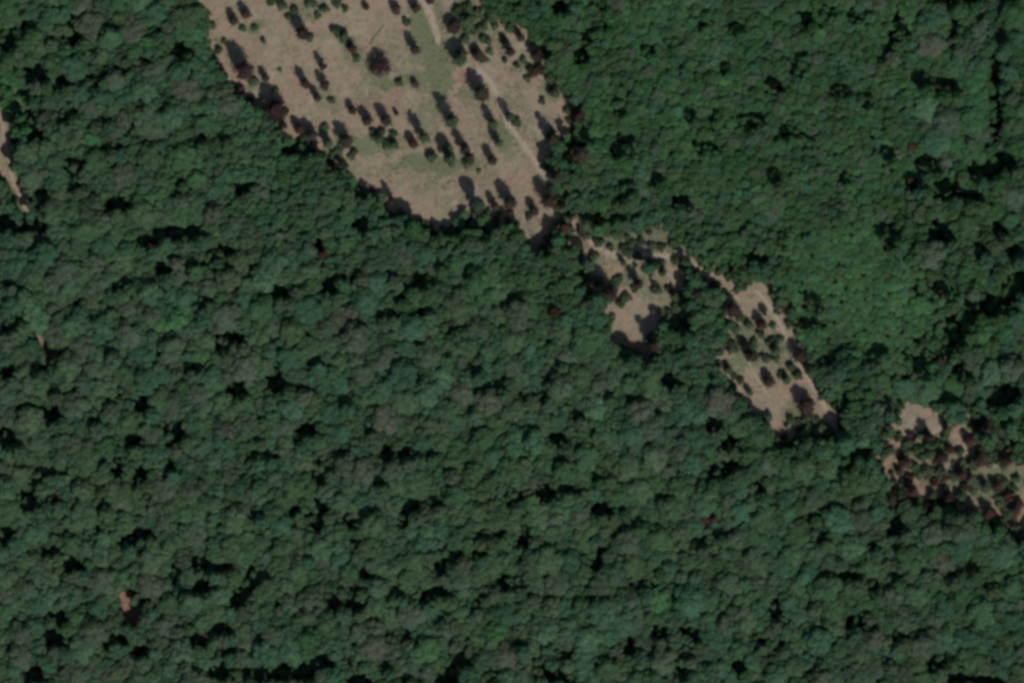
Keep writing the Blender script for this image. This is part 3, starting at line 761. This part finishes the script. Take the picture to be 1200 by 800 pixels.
# dark streaks on the sand: tip x, tip y (north-west end of the shadow), foot x, foot y, width px
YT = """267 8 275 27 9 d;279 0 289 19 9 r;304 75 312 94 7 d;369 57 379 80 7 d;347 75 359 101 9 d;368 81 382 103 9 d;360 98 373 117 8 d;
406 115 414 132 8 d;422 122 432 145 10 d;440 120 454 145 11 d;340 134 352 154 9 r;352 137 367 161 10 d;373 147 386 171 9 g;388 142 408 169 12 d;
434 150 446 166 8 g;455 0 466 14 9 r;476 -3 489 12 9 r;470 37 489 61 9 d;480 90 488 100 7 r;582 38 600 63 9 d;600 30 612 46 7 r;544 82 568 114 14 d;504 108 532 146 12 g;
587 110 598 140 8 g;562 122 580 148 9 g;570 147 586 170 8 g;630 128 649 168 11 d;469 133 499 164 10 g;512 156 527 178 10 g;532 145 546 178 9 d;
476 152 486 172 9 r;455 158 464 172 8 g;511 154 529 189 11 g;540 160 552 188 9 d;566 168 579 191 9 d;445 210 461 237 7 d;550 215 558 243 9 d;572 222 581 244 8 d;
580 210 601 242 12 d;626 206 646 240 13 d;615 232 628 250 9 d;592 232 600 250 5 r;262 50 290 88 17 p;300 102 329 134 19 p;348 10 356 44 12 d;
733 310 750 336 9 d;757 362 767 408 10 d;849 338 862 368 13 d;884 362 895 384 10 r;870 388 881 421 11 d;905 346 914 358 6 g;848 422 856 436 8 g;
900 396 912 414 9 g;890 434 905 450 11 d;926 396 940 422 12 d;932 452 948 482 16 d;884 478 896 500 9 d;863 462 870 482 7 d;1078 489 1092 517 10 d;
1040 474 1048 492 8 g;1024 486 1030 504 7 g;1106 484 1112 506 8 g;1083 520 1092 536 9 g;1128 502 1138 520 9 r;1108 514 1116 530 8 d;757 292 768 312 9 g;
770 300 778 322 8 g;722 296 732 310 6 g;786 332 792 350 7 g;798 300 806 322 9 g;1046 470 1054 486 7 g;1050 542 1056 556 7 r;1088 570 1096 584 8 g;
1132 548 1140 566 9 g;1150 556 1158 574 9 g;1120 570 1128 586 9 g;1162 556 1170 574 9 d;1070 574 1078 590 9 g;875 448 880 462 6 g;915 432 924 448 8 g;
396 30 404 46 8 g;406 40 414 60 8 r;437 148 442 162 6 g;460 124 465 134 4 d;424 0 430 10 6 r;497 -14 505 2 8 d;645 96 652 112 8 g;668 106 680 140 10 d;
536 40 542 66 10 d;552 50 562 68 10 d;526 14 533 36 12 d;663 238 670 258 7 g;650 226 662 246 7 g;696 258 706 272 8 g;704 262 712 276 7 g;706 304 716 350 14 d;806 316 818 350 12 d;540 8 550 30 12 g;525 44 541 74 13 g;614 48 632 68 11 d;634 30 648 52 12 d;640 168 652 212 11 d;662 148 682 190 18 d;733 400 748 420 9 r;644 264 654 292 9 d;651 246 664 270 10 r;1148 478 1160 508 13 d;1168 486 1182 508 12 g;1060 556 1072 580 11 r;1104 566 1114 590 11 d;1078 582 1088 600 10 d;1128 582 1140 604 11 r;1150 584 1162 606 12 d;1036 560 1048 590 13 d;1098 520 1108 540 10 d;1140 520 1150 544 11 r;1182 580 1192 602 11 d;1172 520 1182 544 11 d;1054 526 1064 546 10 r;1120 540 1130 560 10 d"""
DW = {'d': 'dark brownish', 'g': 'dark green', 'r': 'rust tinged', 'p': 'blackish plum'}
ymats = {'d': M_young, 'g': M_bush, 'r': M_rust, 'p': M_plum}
tanE = math.tan(R(SUN_EL))
yproto = None
def zone_name(x, y):
    if x < 700 and y < 300: return 'in the large clearing'
    if x < 830 and x > 680: return 'in the middle clearing'
    if x < 1000 and x > 830: return 'in the right clearing'
    if x > 1000: return 'in the far clearing'
    return 'beside the left-edge track'
for n_, row in enumerate(YT.replace('\n', '').split(';')):
    a = row.split(); tx, ty, fx, fy, wd = map(float, a[:5]); k = a[5]
    rr = random.Random(n_ + 500)
    L = math.hypot(fx - tx, fy - ty); cr = wd * .5 * S
    fx -= (fx - tx) / L * cr / S * .8; fy -= (fy - ty) / L * cr / S * .8          # crown centre sits inside the dark streak
    L = math.hypot(fx - tx, fy - ty)
    h = max(2.6, L * S * tanE * .98)
    wx, wy = W(fx, fy); z = float(terrain(wx, wy))
    mat = ymats[k]; cm = variant(young[rr.randrange(4)], mat) if mat is not M_young else young[rr.randrange(4)]
    sc = (cr / YR * 1.5, cr / YR * 1.5, h / YH)
    if yproto is None:
        yproto = empty('young_tree', (wx, wy, z), 0, sc); add_obj('crown', cm, yproto); add_obj('trunk', ytrunk, yproto); o = yproto
    else:
        o = dup_tree(yproto, (wx, wy, z), rr.uniform(0, 6.28), sc, cm, ytrunk)
    o['category'] = 'young tree'; o['group'] = 'young trees standing apart in the clearings'
    sz = 'tall' if h > 14 else 'short' if h < 8 else 'slim'
    o['label'] = unique('%s %s tree %s' % (sz, DW[k], zone_name(fx, fy)) if zone_name(fx, fy)[0] != 'b' else 'small tree by the left track', fx, fy)

# bushes: x, y, r(px), kind
BU = """298 32 5 g;284 33 5 g;244 31 8 g;362 44 6 g;394 38 7 g;403 46 6 g;408 52 5 r;417 68 6 g;388 117 5 g;297 95 6 g;308 47 4 g;262 48 4 g;327 81 3 g;
323 106 5 g;293 117 6 r;281 104 6 r;256 82 6 r;252 72 5 r;233 12 8 r;238 22 6 r;438 157 7 g;476 25 6 g;468 96 5 g;447 155 6 g;557 60 6 g;567 69 6 g;606 143 6 g;
415 178 5 g;396 178 6 g;412 183 5 g;440 160 6 g;453 170 6 g;461 157 5 g;500 162 5 g;506 184 8 g;624 84 8 r;657 80 9 r;648 106 7 r;645 92 6 g;656 100 6 g;548 192 6 g;
528 190 6 g;636 118 5 g;667 94 6 g;672 100 6 g;404 38 5 g;380 150 6 g;360 160 6 g;352 166 6 g;400 172 5 g;690 312 6 g;725 328 6 g;734 348 7 g;728 356 6 g;722 334 5 g;
745 338 6 g;770 340 7 g;792 362 7 g;786 368 6 g;775 366 5 g;718 372 5 g;810 326 6 g;806 346 7 g;785 338 5 r;776 310 6 g;748 300 6 g;868 372 6 g;862 386 7 g;878 380 6 g;
852 398 6 g;860 410 6 g;885 402 6 g;893 392 6 g;905 402 6 g;915 398 5 g;886 418 6 g;898 420 6 g;910 420 6 g;918 440 6 g;928 430 6 g;936 440 6 g;872 400 5 g;860 440 5 g;
868 446 5 g;880 460 4 g;900 488 6 g;938 496 7 g;946 490 6 g;956 492 6 g;928 492 6 g;894 494 6 r;920 512 5 r;1064 520 6 g;1076 528 7 g;1090 524 7 g;1102 522 6 g;1100 540 6 r;
1074 548 6 g;1082 536 6 g;1066 544 6 g;1058 540 6 r;1126 530 6 g;1140 540 6 g;1148 530 6 g;1146 516 6 g;1136 556 6 g;1120 560 6 g;1108 560 6 r;1110 574 6 g;1130 576 6 g;
1142 576 5 g;1156 574 5 g;1160 544 6 g;1170 532 6 g;1186 536 6 g;1178 566 6 g;1190 572 5 g;1196 590 6 r;1180 590 6 g;1170 584 5 g;1184 602 6 g;1176 614 6 r;1192 622 6 r;
1060 566 6 g;1068 560 6 r;1096 566 6 r;1104 588 6 r;1088 596 6 r;1038 520 5 r;1032 510 5 r;1042 530 5 g;1030 528 5 g;1036 484 5 g;
1054 514 5 g;1156 506 6 g;1146 504 6 g;1112 492 6 g;1140 500 5 g;22 216 5 g;8 226 7 g;12 242 7 g;18 234 5 g;4 214 6 g;20 190 5 g;
14 172 5 g;24 200 5 g;880 330 5 g;872 326 5 g;906 340 5 g;716 290 5 g;704 284 5 g;730 290 5 g;764 288 6 g;656 262 5 g;664 270 5 g;620 254 5 g;652 244 5 g;561 200 3 g;
618 92 5 g;606 76 5 g;592 70 4 g;614 70 5 g;574 60 5 g;566 44 5 g;580 30 5 g;548 34 6 g;550 22 6 g"""
rx_ = random.Random(31)
nb_ = 0
extra = []
while nb_ < 60:                          # thick scrub of the far right clearing
    x, y = rx_.uniform(1026, 1199), rx_.uniform(505, 625)
    d = CD[int(y - gy0), int(x - gx0)]
    if d > -1 or any(math.hypot(x - a, y - b) < 6.2 for a, b in extra): continue
    if math.hypot(x - 1132, y - 528) < 11: continue
    extra.append((x, y)); nb_ += 1
    BU += ';%d %d %.1f %s' % (x, y, rx_.uniform(3, 8.5), 'r' if rx_.random() < .3 else 'g')
for (x, y, r) in [(318,2,6),(330,6,7),(345,12,6),(364,4,7),(380,10,6),(394,2,7),(338,20,5),(372,18,5),(404,10,5),
                  (545,46,7),(556,36,7),(566,30,6),(576,20,8),(586,16,7),(560,16,8),(548,10,8),(538,12,7),(534,30,8),(572,48,5),(590,46,5),
                  (688,276,6),(700,284,6),(712,270,6),(726,276,7),(740,286,6),(736,296,7),(752,284,6),(776,290,6),(790,284,6),(696,300,7),(702,330,7),(692,340,6),(832,314,6),(842,336,6)]:
    BU += ';%d %d %.1f g' % (x, y, r)
for (x, y, r) in [(4,92,7),(16,98,7),(22,112,6),(8,108,8),(20,128,7),(12,140,6),(25,150,6),(28,138,6),(0,104,7),(12,118,8),(2,120,6),(24,100,6),(10,88,7),(22,88,6),(14,128,6),(6,130,5),(30,120,6),(16,150,5),(22,160,5)]: BU += ';%d %d %.1f f' % (x, y, r)
nb_ = 0
while nb_ < 120:                          # shrubs and saplings fray the edge of the wood
    x, y = rx_.uniform(215, 1010), rx_.uniform(2, 530)
    d = CD[int(y - gy0), int(x - gx0)]
    if not -6 < d < 3 or any(math.hypot(x - a, y - b) < 7 for a, b in extra): continue
    extra.append((x, y)); nb_ += 1
    BU += ';%d %d %.1f %s' % (x, y, rx_.uniform(3, 8), 'r' if rx_.random() < .09 else 'g')
bproto = None
for n_, row in enumerate(BU.replace('\n', '').split(';')):
    a = row.split(); x, y, r = map(float, a[:3]); k = a[3]; rr = random.Random(n_ + 900)
    wx, wy = W(x, y); z = float(terrain(wx, wy)); mat = {'g': M_bush, 'r': M_rust, 'f': M_fresh}[k]
    cm = variant(bushes[rr.randrange(4)], mat) if k != 'g' else bushes[rr.randrange(4)]
    s = r * S / 1.6 * .95; sc = (s * rr.uniform(.85, 1.15), s * rr.uniform(.85, 1.15), s * rr.uniform(.7, 1.15))
    if bproto is None:
        bproto = empty('bush', (wx, wy, z), 0, sc); add_obj('foliage', cm, bproto); add_obj('stem', bstem, bproto); o = bproto
    else:
        o = bproto.copy(); COL.objects.link(o); o.location = (wx, wy, z); o.rotation_euler = (0, 0, rr.uniform(0, 6.28)); o.scale = sc
        for ch in bproto.children:
            c = ch.copy(); COL.objects.link(c); c.parent = o
            if ch.name.startswith('foliage'): c.data = cm
    o['category'] = 'bush'; o['group'] = 'bushes scattered over the open ground'
    o['label'] = unique('%s %s %s' % ('low' if r < 6 else 'spreading', {'g': 'green bush', 'r': 'rusty bush', 'f': 'bright bush'}[k],
                                      (zone_name(x, y) if CD[int(y - gy0), int(x - gx0)] < 14 else 'among the forest crowns').replace('beside the left-edge track','by the left track')), x, y)

# the big reddish-purple tree alone in the large clearing
V, F, vals = crown_data(555, 6.6, 8.5, 6.2, 14, 1500, .42, core=.45)
bx, by = W(445, 77)
big = empty('plum_tree', (bx, by, float(terrain(bx, by))))
add_obj('crown', mesh_from('crown', V, F, M_plum, vals), big); add_obj('trunk', trunk_mesh(77, 7., 6., .3, M_bark), big)
tag(big, 'large round reddish purple tree standing alone in the middle of the large clearing', 'tree')

def log(x0, y0, x1, y1, r, label, mat, name='fallen_log', cat='log', parts=True):
    a, b = W(x0, y0), W(x1, y1)
    z0, z1 = float(terrain(*a)) + r * .9, float(terrain(*b)) + r * .8
    root = empty(name, (a[0], a[1], z0 - r))
    V, F = [], []
    d = np.array([b[0] - a[0], b[1] - a[1], z1 - z0])
    tube(V, F, (0, 0, r), d + np.array([0, 0, r]), r, r * .55, 9, (.15, -.1, 0))
    add_obj('trunk', mesh_from('trunk', V, F, mat), root)
    L = np.linalg.norm(d); t = d / L; nrm = np.array([-t[1], t[0], 0])
    for k, f in enumerate((.55, .75, .9)):
        V, F = [], []
        p = d * f + np.array([0, 0, r]); s = 1 if k % 2 else -1
        tube(V, F, p, p + (t * .7 + nrm * s) * L * .09 + np.array([0, 0, .4]), r * .35, r * .12, 6)
        add_obj('branch', mesh_from('branch', V, F, mat), root)
    tag(root, label, cat, 'logs lying on the open ground')
log(1130, 518, 1138, 541, .55, 'pale bare log lying among dark bushes in the broken far-right clearing', M_pbark)
log(404, 50, 412, 68, .45, 'pale short log lying beside green bushes near the top of the large clearing', M_pbark)
log(434, 48, 450, 28, .35, 'thin dark log lying on sand above the big purple tree', M_dbark)
log(52, 398, 58, 421, .40, 'reddish pale log lying in a narrow opening in the left forest', M_pbark)

# low scrub and grass, too many to count
def tuft(seed):
    rng = np.random.default_rng(seed); V, F, vals = [], [], []
    for _ in range(42):
        d = rnd_dir(rng, .5); p = np.array([d[0] * .55, d[1] * .55, abs(d[2]) * .35]) * rng.uniform(.4, 1.1)
        n = d + rng.normal(size=3) * .5; n[2] += .6; n /= np.linalg.norm(n)
        leaf_quad(V, F, vals, p, n, .16 * rng.uniform(.6, 1.3), rng)
    return bpy.data.objects.new('tuft_shape', mesh_from('tuft_shape', V, F, M_scrub, vals))
tufts = [tuft(i) for i in range(5)]
rows = []
rt = np.random.default_rng(9)
PX = rt.uniform(-60, 1240, 150000); PY = rt.uniform(-60, 860, 150000)
cdm = CD[(PY - gy0).astype(int), (PX - gx0).astype(int)]
keep = cdm < 4
PX, PY = PX[keep], PY[keep]
gr = blobs(GRASS, *warp(PX, PY))
clump = .5 + .5 * np.sin(PX / 7.3 + 2 * np.sin(PY / 9.1)) * np.sin(PY / 6.1 + 2 * np.sin(PX / 8.7))
prob = .06 + .8 * gr + .30 * (clump > .74)
sel = rt.uniform(size=len(PX)) < prob
for x, y in zip(PX[sel], PY[sel]):
    wx, wy = W(x, y); s = rt.uniform(.4, 1.3)
    rows.append((wx, wy, float(terrain(wx, wy)), s, s, s * rt.uniform(.3, .7), rt.uniform(0, 6.28), int(rt.integers(5))))
print('tufts', len(rows))
instancer('scrub_grass', [(tufts, rows)], 'low tufts of green grass and scrub scattered over the sandy clearings', 'grass')

# ------------------------------------------------------------------ sky, sun, camera
w = bpy.data.worlds.new('World'); bpy.context.scene.world = w; w.use_nodes = True
nt = w.node_tree; bgn = nt.nodes['Background']
sky = nt.nodes.new('ShaderNodeTexSky'); sky.sky_type = 'NISHITA'; sky.sun_disc = False
sky.sun_elevation = R(SUN_EL); sky.sun_rotation = R(SUN_AZ); sky.air_density = 1.2; sky.dust_density = 1.4
nt.links.new(sky.outputs[0], bgn.inputs[0]); bgn.inputs[1].default_value = .053
sd = bpy.data.lights.new('sun', 'SUN'); sd.energy = 3.1; sd.angle = R(.5); sd.color = (1., .95, .88)
so = bpy.data.objects.new('sun', sd); COL.objects.link(so); so.location = (0, 0, 300)
dv = Vector((math.sin(R(SUN_AZ)) * math.cos(R(SUN_EL)), math.cos(R(SUN_AZ)) * math.cos(R(SUN_EL)), math.sin(R(SUN_EL))))
so.rotation_euler = dv.to_track_quat('Z', 'Y').to_euler()

cam = bpy.data.cameras.new('camera'); co = bpy.data.objects.new('camera', cam); COL.objects.link(co)
Hc = 4000.
co.location = (0, 0, Hc + 12); cam.sensor_fit = 'HORIZONTAL'; cam.sensor_width = 36; cam.lens = 36 * Hc / 600.
cam.clip_start = 10; cam.clip_end = 30000
sc = bpy.context.scene; sc.camera = co
sc.view_settings.view_transform = 'Standard'; sc.view_settings.look = 'None'; sc.view_settings.gamma = 1
sc.view_settings.exposure = 0
sc.cycles.pixel_filter_type = 'GAUSSIAN'; sc.cycles.filter_width = 4.0
sc.cycles.max_bounces = 4; sc.cycles.diffuse_bounces = 2
sc.cycles.use_denoising = True
